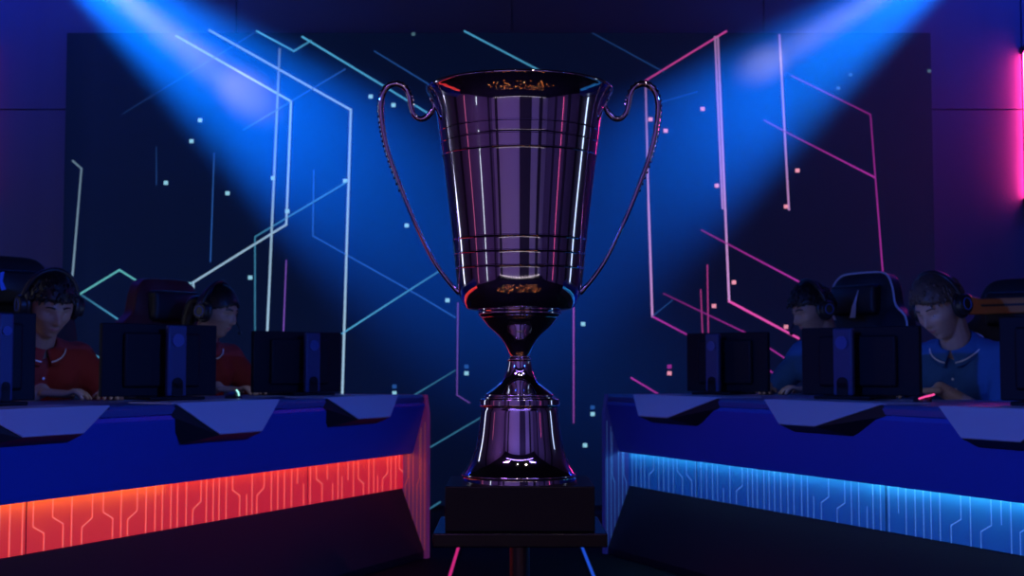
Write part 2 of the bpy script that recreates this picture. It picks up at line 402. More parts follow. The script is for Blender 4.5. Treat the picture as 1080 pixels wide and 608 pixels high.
make_monitor(DR, 1053, 1165, 333, 434, A45, 'black monitor at right edge of the photo below orange chair top', 1)
make_monitor(DR, 845, 969, 345, 427, A45, 'black monitor seen from behind beside blond boy in blue polo', 1)
make_monitor(DR, 724, 809, 351, 422, A45, 'unattended black monitor at the far end of the right desk', 1)

# ------------------------------------------------------------------ mice with a light
m_mouse = mat('black_mouse_plastic', (0.02, 0.02, 0.025), 0.4)
def make_mouse(loc, rot, col, label, long):
    root = empty('computer_mouse', loc, rot); tag(root, label, 'mouse')
    bm = bmesh.new(); ball(bm, (0, 0, .0), 1, 3, (.026, .048, .028))
    for v in bm.verts: v.co.z = max(v.co.z, 0)
    obj('shell', bm, m_mouse, root)
    bm = bmesh.new()
    tube(bm, [V((-.0, -.05, .014)) + V((0, 0, 0)), V((0, -.042, .026)), V((0, -.028, .0325))] if not long else [V((-.026, -.034, .010)), V((-.012, -.049, .017)), V((.012, -.049, .022)), V((.026, -.030, .024))], .0032, 8)
    obj('glow_strip', bm, emit_mat('mouse_glow', col, 1.1), root)
def on_top(px, py): 
    return at_z(px, py, ZT + .0005)

# ------------------------------------------------------------------ people
m_skin = mat('skin', (0.46, 0.27, 0.20), 0.5, bump=0.08, bscale=120, var=0.06)
m_skin2 = mat('tanned_skin', (0.34, 0.19, 0.13), 0.5, bump=0.08, bscale=120, var=0.06)
m_hair_d = mat('black_hair', (0.010, 0.008, 0.008), 0.45, bump=0.5, bscale=90, var=0.5)
m_hair_b = mat('light_brown_hair', (0.085, 0.055, 0.040), 0.5, bump=0.5, bscale=90, var=0.5)
m_red = mat('red_polo_fabric', (0.27, 0.020, 0.018), 0.85, bump=0.3, bscale=350, var=0.15)
m_blue = mat('blue_polo_fabric', (0.03, 0.12, 0.32), 0.85, bump=0.3, bscale=350, var=0.15)
m_white = mat('white_trim_fabric', (0.75, 0.76, 0.8), 0.8)
m_trou = mat('dark_trouser_fabric', (0.02, 0.022, 0.03), 0.9, bump=0.3, bscale=300)
m_shoe = mat('black_shoe', (0.015, 0.015, 0.018), 0.5)
m_eye = mat('eye', (0.015, 0.01, 0.01), 0.15)
m_ewhite = mat('eye_white', (0.6, 0.58, 0.56), 0.3)
m_lip = mat('lips', (0.36, 0.13, 0.12), 0.5)
m_hs = mat('black_headset_plastic', (0.012, 0.012, 0.015), 0.4)
m_hsb = mat('blue_headset_ring', (0.02, 0.05, 0.25), 0.4, emit=(0.02, 0.08, 0.8), es=.03)

def head_dir_r(u):
    """radius of the skull surface in direction u (unit) : face +Y, up +Z"""
    x, y, z = u
    # base ellipsoid
    a, bb, c = .076, .094, .116
    # jaw narrower towards the chin at the front
    if z < 0:
        a *= 1 - .26 * min(1, -z * 1.15) ; bb *= 1 - .06 * (-z)
    r = 1 / math.sqrt((x / a) ** 2 + (y / bb) ** 2 + (z / c) ** 2)
    P = V(u) * r
    def g(cx, cz, sx, sz): return math.exp(-((P.x - cx) / sx) ** 2 - ((P.z - cz) / sz) ** 2)
    if y > 0:
        add = 0
        add += .019 * g(0, -.024, .0085, .012) + .012 * g(0, -.008, .007, .016)     # nose tip and bridge
        add += .004 * g(.011, -.028, .007, .008) + .004 * g(-.011, -.028, .007, .008)
        add += .006 * g(.028, .023, .022, .008) + .006 * g(-.028, .023, .022, .008) # brow
        add -= .010 * g(.031, .004, .016, .012) + .010 * g(-.031, .004, .016, .012) # sockets
        add += .005 * g(.046, -.022, .018, .016) + .005 * g(-.046, -.022, .018, .016) # cheeks
        add += .006 * g(0, -.055, .018, .005) + .006 * g(0, -.065, .015, .005) - .003 * g(0, -.060, .02, .0025) # lips
        add += .009 * g(0, -.092, .022, .016)                                       # chin
        add -= .004 * g(0, -.077, .02, .006)
        r += add * min(1, y * 1.6)
    elif z < -.1:
        r *= 1 - .22 * min(1, (-z - .1) * 1.3) * min(1, -y * 1.5)                    # nape
    return r

def make_person(P):
    k = P['k']; f = P['face']; yaw = math.atan2(-f[0], f[1]); TA = math.radians(P['lean'])
    ca, sa = math.cos(TA), math.sin(TA)
    def T(x, h, fwd=0): return V((x, .0 + h * sa + fwd * ca, .53 + h * ca - fwd * sa))      # torso space
    neck = T(0, .49); piv = neck + V((0, .030 + .02 * sa, .062))
    RH_ = Matrix.Rotation(P['hyaw'], 4, 'Z') @ Matrix.Rotation(-P['hpitch'], 4, 'X') @ Matrix.Rotation(P.get('hroll', 0), 4, 'Y')
    hc = piv + RH_.to_3x3() @ V((0, .030, .085))
    MH = Matrix.Translation(hc) @ RH_
    # ground position so that the head is where it is asked to be
    cy, sy = math.cos(yaw), math.sin(yaw)
    hx, hy = hc.x * k, hc.y * k
    base = V((P['head'].x - (cy * hx - sy * hy), P['head'].y - (sy * hx + cy * hy), 0))
    zoff = P['head'].z - hc.z * k
    def fin(bm):
        bmesh.ops.transform(bm, matrix=Matrix.Diagonal((k, k, k, 1)), verts=bm.verts)
        bmesh.ops.translate(bm, vec=(0, 0, zoff), verts=bm.verts); return bm
    def loc2(pt):      # world point -> local unscaled
        w = V(pt) - base; q = Matrix.Rotation(-yaw, 4, 'Z') @ w; q.z -= zoff; return q / k
    desk_z = (ZT - zoff) / k
    # --- skeleton
    sh = {s: T(s * .170, .425, .005) for s in (-1, 1)}
    hand = {}
    for s in (-1, 1):
        h = V(P['hands'][0 if s < 0 else 1]); hand[s] = V((h.x, h.y, desk_z + .028 + h.z))
    elb = {}
    for s in (-1, 1):
        A, B = sh[s], hand[s] + V((0, -.02, .01)); D = B - A; L = min(D.length, .535); u1, u2 = .285, .262
        c = (L * L + u1 * u1 - u2 * u2) / (2 * L); hgt = math.sqrt(max(0, u1 * u1 - c * c))
        t = D.normalized(); pole = V((s * .75, -.15, -.8)); pole = (pole - t * pole.dot(t)).normalized()
        if D.length > L: hand[s] = A + t * L - V((0, -.02, .01))
        elb[s] = A + t * c + pole * hgt
    def torso(bm, e):
        for s in (-1, 1):
            capsule(bm, T(s * .075, .0), T(s * .06, .18), .105 + e, .092 + e)
            capsule(bm, T(s * .06, .18), T(s * .085, .36, .012), .092 + e, .098 + e)
            capsule(bm, T(s * .02, .40), sh[s] + V((0, 0, 0)), .075 + e, .056 + e)
            capsule(bm, T(s * .05, .33, .03), T(s * .07, .40, .02), .075 + e, .065 + e)
            capsule(bm, T(s * .03, .45, -.01), T(s * .12, .435, -.005), .05 + e, .045 + e)
    # --- body
    bm = bmesh.new(); torso(bm, 0)
    capsule(bm, T(0, .42), piv + V((0, .008, .02)), .062, .052)
    for s in (-1, 1):
        capsule(bm, sh[s], elb[s], .052, .039); capsule(bm, elb[s], hand[s] + V((0, -.02, .01)), .040, .026)
        capsule(bm, (s * .09, .0, .50), (s * .12, .40, .50), .085, .062); capsule(bm, (s * .12, .40, .50), (s * .12, .38, .10), .058, .036)
        capsule(bm, (s * .12, .36, .055), (s * .125, .54, .03), .038, .030)
        # hand: palm, four bent fingers of different length, thumb from the side
        w = hand[s]; fd = (w - elb[s]); fd.z = 0; fd.normalize(); sd = V((fd.y, -fd.x, 0)) * -s    # sd: towards the thumb
        up = V((0, 0, 1))
        for q in (-.024, -.008, .008, .024): capsule(bm, w + sd * q * .8 + up * .004, w + fd * .075 + sd * q, .014, .0115, 10)
        for q, l in ((.027, .070), (.009, .079), (-.009, .073), (-.026, .058)):
            a = w + fd * .078 + sd * q * 1.08; b2 = a + fd * l * .48 + up * .010 + sd * q * .10; c2 = b2 + fd * l * .32 - up * .014; e2 = c2 + fd * l * .18 - up * .016
            capsule(bm, a, b2, .0095, .0088, 10); capsule(bm, b2, c2, .0088, .0082, 10); capsule(bm, c2, e2, .0082, .0072, 10)
        a = w + fd * .018 + sd * .026 - up * .002; b2 = a + fd * .036 + sd * .026 - up * .004; c2 = b2 + fd * .030 + sd * .004 - up * .006
        capsule(bm, a, b2, .0135, .0108, 10); capsule(bm, b2, c2, .0105, .0085, 10)
    hb = bmesh.new(); bmesh.ops.create_icosphere(hb, subdivisions=6, radius=1)
    for v in hb.verts:
        u = v.co.normalized(); v.co = MH @ (u * head_dir_r(u))
    tmp = bpy.data.meshes.new('t'); hb.to_mesh(tmp); hb.free(); bm.from_mesh(tmp); bpy.data.meshes.remove(tmp)
    for s in (-1, 1):   # ears
        for q in range(7):
            a = -1.1 + q * .42; a2 = a + .42
            capsule(bm, MH @ V((s * (.076 + .004 * math.cos(a)), -.012 - .016 * math.cos(a), .0 + .028 * math.sin(a))), MH @ V((s * (.076 + .004 * math.cos(a2)), -.012 - .016 * math.cos(a2), .028 * math.sin(a2))), .006, .006, 8)
        ball(bm, MH @ V((s * .074, -.012, -.002)), .02, 2, (.35, .9, 1.2))
    body = obj('person', fin(remeshed(bm, .0046, 2, .4)), P['skin'], None, smooth='all')
    body.location = base; body.rotation_euler = (0, 0, yaw)
    tag(body, P['label'], 'person')
    # --- clothing
    bm = bmesh.new(); torso(bm, .012)
    for s in (-1, 1): capsule(bm, sh[s], sh[s].lerp(elb[s], .62), .066, .060)
    sb = remeshed(bm, .009, 5)
    for v in sb.verts:       # folds
        q = v.co * 14; v.co += v.normal * (.006 * noise.noise(q * 1.0) + .003 * noise.noise(q * 2.7))
    shirt = obj('shirt', fin(sb), P['shirt'], body, smooth='all')
    # collar: two folded flaps round the neck
    def ring_pts(c, ax, r, lift, n=28, gap=0.0, rx=1.0):
        ax = ax.normalized(); fy = V((0, 1, 0)); fy = (fy - ax * fy.dot(ax)).normalized(); fx = fy.cross(ax)
        return [c + fx * r * rx * math.sin(a) + fy * r * math.cos(a) + ax * lift(a) for a in [gap + (2 * PI - 2 * gap) * i / (n - 1) for i in range(n)]]
    nax = (piv - T(0, .42)).normalized(); cb = T(0, .475, .004)
    bm = bmesh.new()
    R1 = ring_pts(cb + nax * .040, nax, .062, lambda a: -.014 * math.cos(a), gap=.05)
    R2 = ring_pts(cb + nax * .002, nax, .096, lambda a: -.026 * max(0, math.cos(a)) ** 2, gap=.22, rx=1.12)
    R3 = ring_pts(cb - nax * .010, nax, .090, lambda a: -.026 * max(0, math.cos(a)) ** 2, gap=.22, rx=1.12)
    vs = [[bm.verts.new(p) for p in R] for R in (R1, R2, R3)]
    for A, B in zip(vs, vs[1:]):
        for i in range(len(A) - 1): bm.faces.new((A[i], A[i + 1], B[i + 1], B[i]))
    col = obj('collar', fin(bm), P['shirt'], shirt, smooth='all'); so = col.modifiers.new('s', 'SOLIDIFY'); so.thickness = .004
    bm = bmesh.new(); tube(bm, [a.lerp(b2, .84) + nax * .004 for a, b2 in zip(R1, R2)], .0032, 6)
    tag(obj('collar_stripe', fin(bm), m_white, shirt, smooth='all'), 'white collar stripe')
    for i, h in enumerate((.40, .355)):
        bm = bmesh.new(); ball(bm, T(0, h, .105 - .002 * i), .0055, 2, (1, .6, 1)); obj('button', fin(bm), m_white, shirt)
    for s in (-1, 1):
        c = sh[s].lerp(elb[s], .76); ax = (elb[s] - sh[s]).normalized(); u = ax.orthogonal().normalized(); w = ax.cross(u)
        bm = bmesh.new(); tube(bm, [c + (u * math.cos(2 * PI * i / 24) + w * math.sin(2 * PI * i / 24)) * .056 for i in range(24)], .009, 8, closed=True)
        obj('sleeve_cuff', fin(bm), m_white if P['trim'] else P['shirt'], shirt, smooth='all')
    bm = bmesh.new()
    for s in (-1, 1):
        capsule(bm, (s * .09, -.01, .51), (s * .12, .40, .50), .100, .074); capsule(bm, (s * .12, .40, .50), (s * .12, .38, .13), .072, .056)
    capsule(bm, (-.07, -.01, .53), (.07, -.01, .53), .115, .115)
    obj('trousers', fin(remeshed(bm, .012, 4)), m_trou, body, smooth='all')
    for s in (-1, 1):
        bm = bmesh.new(); capsule(bm, (s * .12, .35, .055), (s * .125, .55, .034), .046, .038)
        obj('shoe', fin(remeshed(bm, .008, 2)), m_shoe, body, smooth='all')
    # --- face details
    for s in (-1, 1):
        u = V((s * .031, .086, .003)); r = head_dir_r(u.normalized()); c = u.normalized() * (r - .0095)
        bm = bmesh.new(); ball(bm, MH @ c, .0112, 3); e = obj('eye', fin(bm), m_ewhite, body)
        bm = bmesh.new(); ball(bm, MH @ (c + V((0, .0078, -.003))), .0052, 2); obj('iris', fin(bm), m_eye, e)
        bm = bmesh.new(); ball(bm, MH @ (c + V((0, -.0012, .0035))), .0128, 3, (1.05, 1, .72)); obj('eyelid', fin(bm), P['skin'], e)
        bm = bmesh.new(); pts = []
        for i in range(9):
            uu = V((s * (.013 + .036 * i / 8), .085, .024 + .005 * math.sin(PI * i / 8 * .8))).normalized(); pts.append(MH @ (uu * (head_dir_r(uu) + .001)))
        tube(bm, pts, lambda t: .0038 * (1 - .5 * t), 6); obj('eyebrow', fin(bm), P['hair'], body)
    bm = bmesh.new()
    for zz, rr in ((-.0555, .0042), (-.0645, .0048)):
        pts = []
        for i in range(11):
            uu = V((-.021 + .042 * i / 10, .085, zz - .002 * (abs(i - 5) / 5) ** 2)).normalized(); pts.append(MH @ (uu * (head_dir_r(uu) - .001)))
        tube(bm, pts, lambda t: rr * math.sin(PI * min(max(t, .06), .94)), 8)
    obj('lips', fin(bm), m_lip, body)
    # --- hair: thick cap following the skull, cut at the hairline
    bm = bmesh.new(); bmesh.ops.create_icosphere(bm, subdivisions=5, radius=1)
    st = P['hairstyle']; seed = P['seed']
    def inhair(u):
        x, y, z = u
        line = {'short': .50 - .10 * abs(x), 'fringe': .52 + .20 * x, 'tied': .52 - .30 * abs(x)}[st]
        low = -.42 if st != 'tied' else -.50
        if y > .30: return z > line + .05 * noise.noise(V((x * 9, seed, 0)))
        t = (y + .45) / .75
        return z > low + (line - low) * max(0, min(1, t)) ** 1.6 and not (abs(x) > .75 and y > -.15 and z < .12)
    dele = []
    for v in bm.verts:
        u = v.co.normalized(); th = {'short': .016, 'fringe': .022, 'tied': .012}[st]
        stretch = noise.noise(V((u.x * 16, u.y * 3, u.z * 3 + seed))) * .5 + noise.noise(V((u.x * 34, u.y * 6, u.z * 6 + seed))) * .35
        r = head_dir_r(u) + th * (.75 + .5 * max(0, u.z)) + (.007 if st != 'tied' else .003) * stretch
        if not inhair(u): r = head_dir_r(u) - .012
        v.co = MH @ (u * r)
    obj('hair', fin(bm), P['hair'], body, smooth='all')
    if st in ('fringe', 'short'):
        rnd = random.Random(seed + 1); bm = bmesh.new(); cnt = 0
        while cnt < 230:
            u = V((rnd.gauss(0, 1), rnd.gauss(0, 1), abs(rnd.gauss(0, 1)))).normalized()
            if not inhair(u): continue
            cnt += 1
            flow = (V((u.x * 1.2 + rnd.uniform(-.3, .3), u.y * .9 + (.45 if u.y > 0 else -.3), -.25 + rnd.uniform(-.2, .3))))
            flow = (flow - u * flow.dot(u)).normalized(); ln = rnd.uniform(.18, .34); pts = []; ln *= .55 if u.y > .25 else 1
            lift = rnd.uniform(.004, .012)
            for j in range(5):
                t = j / 4; uu = (u + flow * ln * t).normalized(); pts.append(MH @ (uu * (head_dir_r(uu) + (.011 if st == 'short' else .015) + lift * math.sin(PI * .7 * t + .2))))
            r0 = rnd.uniform(.006, .0095); tube(bm, pts, lambda t: r0 * (1 - .8 * t) * (.55 + .45 * min(1, t * 5)), 5)
        obj('hair_tufts', fin(bm), P['hair'], body, smooth='all')
    if st == 'fringe':
        rnd = random.Random(seed)
        bm = bmesh.new()
        for i in range(26):
            x = -.85 + 1.7 * i / 25; pts = []
            for j in range(6):
                t = j / 5; uu = V((x * .62 + .10 * t, .35 + .55 * t, .92 - (.30 + .10 * rnd.random() - .22 * x) * t)).normalized(); pts.append(MH @ (uu * (head_dir_r(uu) + .018 - .006 * t)))
            tube(bm, pts, lambda t: .009 * (1 - .85 * t), 6)
        obj('fringe', fin(bm), P['hair'], body, smooth='all')
    if st == 'tied':
        bm = bmesh.new()
        pts = crspline([MH @ V(q) for q in ((0, -.095, .03), (0, -.135, .02), (0, -.15, -.04), (.005, -.145, -.11), (.0, -.13, -.17))], 5)
        tube(bm, pts, lambda t: .012 + .022 * math.sin(PI * min(1, .12 + t * .86)), 14); obj('ponytail', fin(bm), P['hair'], body, smooth='all')
    # --- headset worn over the hair : a thing of its own
    hs = empty('headset', base, yaw); tag(hs, P['hs_label'], 'headset', 'gaming headsets')
    bm = bmesh.new()
    pts = [MH @ V((.100 * math.sin(a), -.012, .012 + .127 * math.cos(a))) for a in [(-1.62 + 3.24 * i / 30) for i in range(31)]]
    tube(bm, pts, .0095, 10); obj('headband', fin(bm), m_hs, hs)
    for s in (-1, 1):
        bm = bmesh.new(); bmesh.ops.create_cone(bm, cap_ends=True, segments=32, radius1=.040, radius2=.036, depth=.030, matrix=MH @ Matrix.Translation((s * .104, -.006, .002)) @ Matrix.Rotation(s * PI / 2, 4, 'Y'))
        c = obj('ear_cup', fin(bm), m_hs, hs, bevel=.006, seg=3)
        bm = bmesh.new(); tube(bm, [MH @ V((s * .088, -.006 + .034 * math.cos(2 * PI * i / 28), .002 + .040 * math.sin(2 * PI * i / 28))) for i in range(28)], .011, 8, closed=True)
        obj('cushion', fin(bm), m_hs, c)
        bm = bmesh.new(); tube(bm, [MH @ V((s * .1195, -.006 + .021 * math.cos(2 * PI * i / 28), .002 + .021 * math.sin(2 * PI * i / 28))) for i in range(28)], .0022, 8, closed=True)
        obj('ring', fin(bm), m_hsb, c)
    if P['mic']:
        s = P['mic']; bm = bmesh.new(); pts = crspline([MH @ V(q) for q in ((s * .110, .015, -.018), (s * .098, .06, -.052), (s * .06, .108, -.068), (s * .03, .120, -.068))], 6)
        tube(bm, pts, .0030, 8); ball(bm, pts[-1], .0085, 2); obj('microphone', fin(bm), m_hs, hs)
    return dict(base=base, yaw=yaw, f=V((f[0], f[1], 0)).normalized(), zoff=zoff, k=k, to_local=loc2, torso=T)

def head_at(D, px, py, p):
    return at_plane(px, py, D['P0'] + D['n'] * p, D['n'])
FR = (-.72, -.69); FL = (.72, -.69)
people = []
people.append(make_person(dict(head=head_at(DL, 53, 324, -.62), face=FL, k=.94, lean=31, hpitch=.40, hyaw=-.15, hands=((-.16, .52, 0), (.10, .50, 0)), skin=m_skin2, hair=m_hair_d, shirt=m_red, trim=True, hairstyle='short', seed=3, mic=0,
    label='person in red polo bending over left desk at the edge of the photo', hs_label='black headset on the person in red nearest the left edge')))
people.append(make_person(dict(head=head_at(DL, 229, 330, -.66), face=(.78, -.62), k=.92, lean=27, hpitch=.22, hyaw=.22, hands=((-.14, .50, 0), (.14, .52, 0)), skin=m_skin2, hair=m_hair_d, shirt=m_red, trim=True, hairstyle='tied', seed=8, mic=-1,
    label='person with tied back dark hair in red polo with white cuffs, behind second monitor', hs_label='black headset with boom microphone on person with tied hair')))
people.append(make_person(dict(head=head_at(DR, 857, 328, -.66), face=(-.80, -.60), k=.94, lean=27, hpitch=.32, hyaw=-.25, hands=((-.16, .50, 0), (.14, .50, 0)), skin=m_skin2, hair=m_hair_d, shirt=m_blue, trim=False, hairstyle='short', seed=14, mic=1,
    label='dark haired person in blue polo in profile, between the right desk monitors', hs_label='black headset on the dark haired person in blue')))
people.append(make_person(dict(head=head_at(DR, 991, 326, -.62), face=(-.66, -.75), k=.98, lean=31, hpitch=.42, hyaw=-.20, hroll=.10, hands=((-.02, .47, 0), (.20, .52, 0)), skin=m_skin, hair=m_hair_b, shirt=m_blue, trim=False, hairstyle='fringe', seed=21, mic=0,
    label='fair person with light brown fringe in blue polo looking down at right desk', hs_label='large black headset on fair person with light brown fringe')))

# ------------------------------------------------------------------ gaming chairs
m_leather = mat('black_leatherette', (0.010, 0.010, 0.013), 0.5, bump=0.2, bscale=150)
m_dred = mat('dark_red_leatherette', (0.10, 0.016, 0.014), 0.5, bump=0.2, bscale=150)
m_orange = mat('orange_leatherette', (0.62, 0.22, 0.05), 0.5, bump=0.2, bscale=150)
m_pipe = mat('white_piping', (0.7, 0.72, 0.78), 0.5)
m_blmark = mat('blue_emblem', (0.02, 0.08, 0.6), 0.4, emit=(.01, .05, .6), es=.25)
m_steel = mat('dark_steel', (0.05, 0.05, 0.055), 0.35, metal=1)
def make_chair(P, topz, label, main, pipe, mark, shoulder, back=-.30, dx=0):
    g = at_y(dx, 300, P['base'].y + .22 * (-P['f'].y)); g.z = 0; root = empty('gaming_chair', V((g.x, g.y, 0)) + P['f'] * .36, P['yaw'])
    tag(root, label, 'chair', 'gaming chairs behind the desks')
    zs = P['zoff'] + P['k'] * .405           # seat top just under the thighs
    bm = bmesh.new(); box(bm, -.25, .25, -.22, .27, zs - .11, zs - .004); obj('seat', bm, m_leather, root, bevel=.035, seg=4)
    for s in (-1, 1):
        bm = bmesh.new(); box(bm, s * .22 - .035, s * .22 + .035, -.20, .24, zs - .02, zs + .03); obj('seat_bolster', bm, main, root, bevel=.02, seg=3)
    # backrest outline (x, h)
    H = topz - zs
    half = [(.16, 0.0), (.235, .06), (.225, .22), (.265, .40), (.255, H - .22), (.19, H - .15), (.165, H - .07), (.135, H - .02), (.08, H)]
    out = [(x, h) for x, h in half] + [(-x, h) for x, h in reversed(half)]
    loop = crspline([(x, h, 0) for x, h in out] + [(out[0][0], out[0][1], 0)], 5)[:-1]
    tilt = -.16; by = back + .04
    def B(x, h, t=0): return V((x, by + h * tilt * .6 + t + .10 * abs(x) * 1.2, zs + .01 + h))
    bm = bmesh.new()
    A = [bm.verts.new(B(p.x, p.y, 0)) for p in loop]; Bk = [bm.verts.new(B(p.x, p.y, -.065)) for p in loop]
    n = len(loop)
    ca = bm.verts.new(B(0, H * .55, .03)); cb = bm.verts.new(B(0, H * .55, -.095))
    A2 = [bm.verts.new(B(p.x * .8, H * .55 + (p.y - H * .55) * .86, .022)) for p in loop]; B2 = [bm.verts.new(B(p.x * .8, H * .55 + (p.y - H * .55) * .86, -.085)) for p in loop]
    for i in range(n):
        j = (i + 1) % n
        bm.faces.new((A[i], A[j], Bk[j], Bk[i])); bm.faces.new((A2[i], A2[j], A[j], A[i])); bm.faces.new((Bk[i], Bk[j], B2[j], B2[i]))
        bm.faces.new((ca, A2[j], A2[i])); bm.faces.new((cb, B2[i], B2[j]))
    bk = obj('backrest', bm, main, root, bevel=.008, seg=3)
    if pipe:
        bm = bmesh.new(); tube(bm, [B(p.x * 1.005, p.y * 1.001, .001) for p in loop], .0045, 8, closed=True); tag(obj('piping', bm, m_pipe, bk), 'white edge piping')
    # head pillow on the front of the backrest
    bm = bmesh.new(); box(bm, -.12, .12, -.03, .03, -.065, .065); bmesh.ops.subdivide_edges(bm, edges=bm.edges, cuts=3, use_grid_fill=True)
    for v in bm.verts: v.co.y *= 1 + .7 * max(0, 1 - (v.co.x / .12) ** 2) * max(0, 1 - (v.co.z / .065) ** 2)
    bmesh.ops.translate(bm, vec=B(0, H - .12, .055), verts=bm.verts); pil = obj('head_pillow', bm, m_leather, root, bevel=.015, seg=3)
    if mark == 'slash':
        for s, w in ((-1, .0), (1, .0)):
            bm = bmesh.new()
            q = [(s * .018, -.07), (s * .030, -.02), (s * .062, .05), (s * .050, -.01), (s * .052, -.07)] if s < 0 else [(.095, -.075), (.125, -.03), (.130, -.075)]
            prism(bm, [B(x, H - .13 + z, .108 if s < 0 else .05) for x, z in q], V((0, 0, 0)), V((0, .004, 0)))
            tag(obj('emblem', bm, m_pipe, bk, smooth=False), 'pale curved emblem')
    if mark == 'blue':
        bm = bmesh.new(); q = [(.055, -.03), (.068, .0), (.060, .035), (.075, .03), (.082, -.005), (.072, -.035)]
        prism(bm, [B(x, H - .10 + z, .104) for x, z in q], V((0, 0, 0)), V((0, .004, 0))); obj('emblem', bm, m_blmark, bk, smooth=False)
    if shoulder:
        bm = bmesh.new(); pts = [(-.19, -.16), (-.205, -.07), (-.13, -.10), (.13, -.10), (.205, -.07), (.19, -.16)]
        prism(bm, [B(x, H + z + .02, .052) for x, z in pts], V((0, 0, 0)), V((0, .05, 0))); sp = obj('shoulder_strap', bm, shoulder, root, bevel=.006)
        bm = bmesh.new(); prism(bm, [B(x, H + z + .02, .103) for x, z in ((-.11, -.137), (-.12, -.122), (.12, -.122), (.11, -.137))], V((0, 0, 0)), V((0, .004, 0))); obj('strap_slot', bm, m_leather, sp, smooth=False)
    for s in (-1, 1):
        bm = bmesh.new(); box(bm, s * .30 - .015, s * .30 + .015, -.05, .03, zs - .08, zs + .145); box(bm, min(s * .22, s * .30), max(s * .22, s * .30), -.04, .02, zs - .095, zs - .07)
        ar = obj('armrest', bm, m_steel, root, bevel=.004)
        bm = bmesh.new(); box(bm, s * .30 - .04, s * .30 + .04, -.14, .10, zs + .146, zs + .17); obj('arm_pad', bm, m_leather, ar, bevel=.008)
    bm = bmesh.new(); bmesh.ops.create_cone(bm, cap_ends=True, segments=20, radius1=.028, radius2=.024, depth=zs - .20, matrix=Matrix.Translation((0, 0, .10 + (zs - .20) / 2)))
    obj('gas_lift', bm, m_steel, root)
    for q in range(5):
        a = 2 * PI * q / 5 + .3; e = V((math.cos(a), math.sin(a), 0))
        bm = bmesh.new(); tube(bm, [V((0, 0, .11)) + e * .01, V((0, 0, .095)) + e * .16, V((0, 0, .075)) + e * .29], lambda t: .024 - .008 * t, 10); lg = obj('leg', bm, m_steel, root)
        bm = bmesh.new(); w = V((-e.y, e.x, 0)); M = Matrix.Translation(e * .29 + V((0, 0, .031))) @ w.to_track_quat('Z', 'Y').to_matrix().to_4x4()
        bmesh.ops.create_cone(bm, cap_ends=True, segments=20, radius1=.030, radius2=.030, depth=.04, matrix=M); obj('caster', bm, m_hs, lg)
    return root
def ztop(P, px, py):
    b = P['base'] - P['f'] * .3; return at_y(px, py, b.y).z
make_chair(people[0], ztop(people[0], 5, 275), 'black gaming chair with blue mark at the left edge, behind person in red', m_leather, False, 'blue', None, dx=2)
make_chair(people[1], ztop(people[1], 170, 298), 'dark red gaming chair behind person with tied hair', m_dred, False, None, None, dx=170)
make_chair(people[2], ztop(people[2], 910, 292), 'black gaming chair with white piping and pale emblem, right of dark haired person', m_leather, True, 'slash', None, dx=916)
make_chair(people[3], ztop(people[3], 1075, 298), 'black and orange gaming chair at the right edge behind fair person', m_leather, False, None, m_orange, dx=1082)

make_mouse(at_z(246, 421.5, ZT + .001), .6, (0.4, .95, .9), 'small mouse with cyan glow beside red polo arm on left desk', False)
make_mouse(at_z(973, 424, ZT + .001), .1, (1.0, .08, .35), 'mouse with pink glowing edge in front of fair person in blue', True)

# ------------------------------------------------------------------ trophy and its stand
YT = 1.90; K = YT / F; CX = at_y(548, 300, YT).x
def zt(py): return at_y(548, py, YT).z
m_plinth = mat('black_lacquered_wood', (0.008, 0.010, 0.011), 0.45, spec=.35, bump=0.03, bscale=80)
stand = empty('trophy_stand', (CX, YT, 0))
tag(stand, 'black square plinth on a stepped slab and slim post under the silver trophy', 'plinth')
ZBOX = at_y(548, 513.5, 1.81).z; ZSL = at_y(548, 563, 1.795).z; ZSB = at_y(548, 578, 1.795).z
bm = bmesh.new(); hw = 78.5 * 1.81 / F; box(bm, -hw, hw, -.09, .09, ZSL, ZBOX); obj('plinth_box', bm, m_plinth, stand, bevel=.0015)
bm = bmesh.new(); hw = 91.5 * 1.795 / F; box(bm, -hw, hw, -.105, .105, ZSB, ZSL - .0003); obj('slab', bm, mat('glossy_black_slab', (0.008, 0.008, 0.009), 0.25), stand, bevel=.0015)
bm = bmesh.new(); bmesh.ops.create_cone(bm, cap_ends=True, segments=40, radius1=.0138, radius2=.0138, depth=ZSB - .012, matrix=Matrix.Translation((0, 0, .012 + (ZSB - .012) / 2)))
obj('post', bm, mat('brushed_black_steel', (0.10, 0.10, 0.12), 0.35, metal=1), stand)
bm = bmesh.new(); lathe(bm, [(0, 0), (.15, 0), (.15, .006), (.14, .0115), (0, .0118)], 64); obj('foot_plate', bm, m_plinth, stand)

m_chrome = mat('polished_silver', (0.78, 0.77, 0.80), 0.045, metal=1)
m_chrome_d = mat('polished_silver_inside', (0.70, 0.69, 0.72), 0.12, metal=1)
tr = empty('trophy', (CX, YT, ZBOX))
tag(tr, 'large polished silver two-handled trophy cup standing on the black plinth', 'trophy')
def prof(pts, n=6): return [(max(0, p.x) * K, zt(p.y) - ZBOX) for p in crspline([(r, y, 0) for r, y in pts], n)]
def ridge(p):     # engraved rings
    out = []
    for r, z in p: out.append((r, z))
    return out
body = [(98.5, 94.0), (99.4, 95.6), (98.8, 97.4), (96.6, 100.4), (93.7, 105.2), (91.0, 111), (89.0, 117.6), (87.6, 125), (86.25, 134), (85.0, 143), (83.05, 157), (80.6, 175), (77.95, 195), (74.75, 220), (72.0, 243), (69.7, 264), (67.9, 282), (66.5, 296), (65.4, 304), (63.6, 311), (61.0, 317.5), (58.2, 322.5), (55.8, 325.6), (53, 326.8), (47, 327.6), (43, 328.2)]
P_ = prof(body, 8)
P2 = []
rings_y = (141, 153, 166, 254, 269, 284)
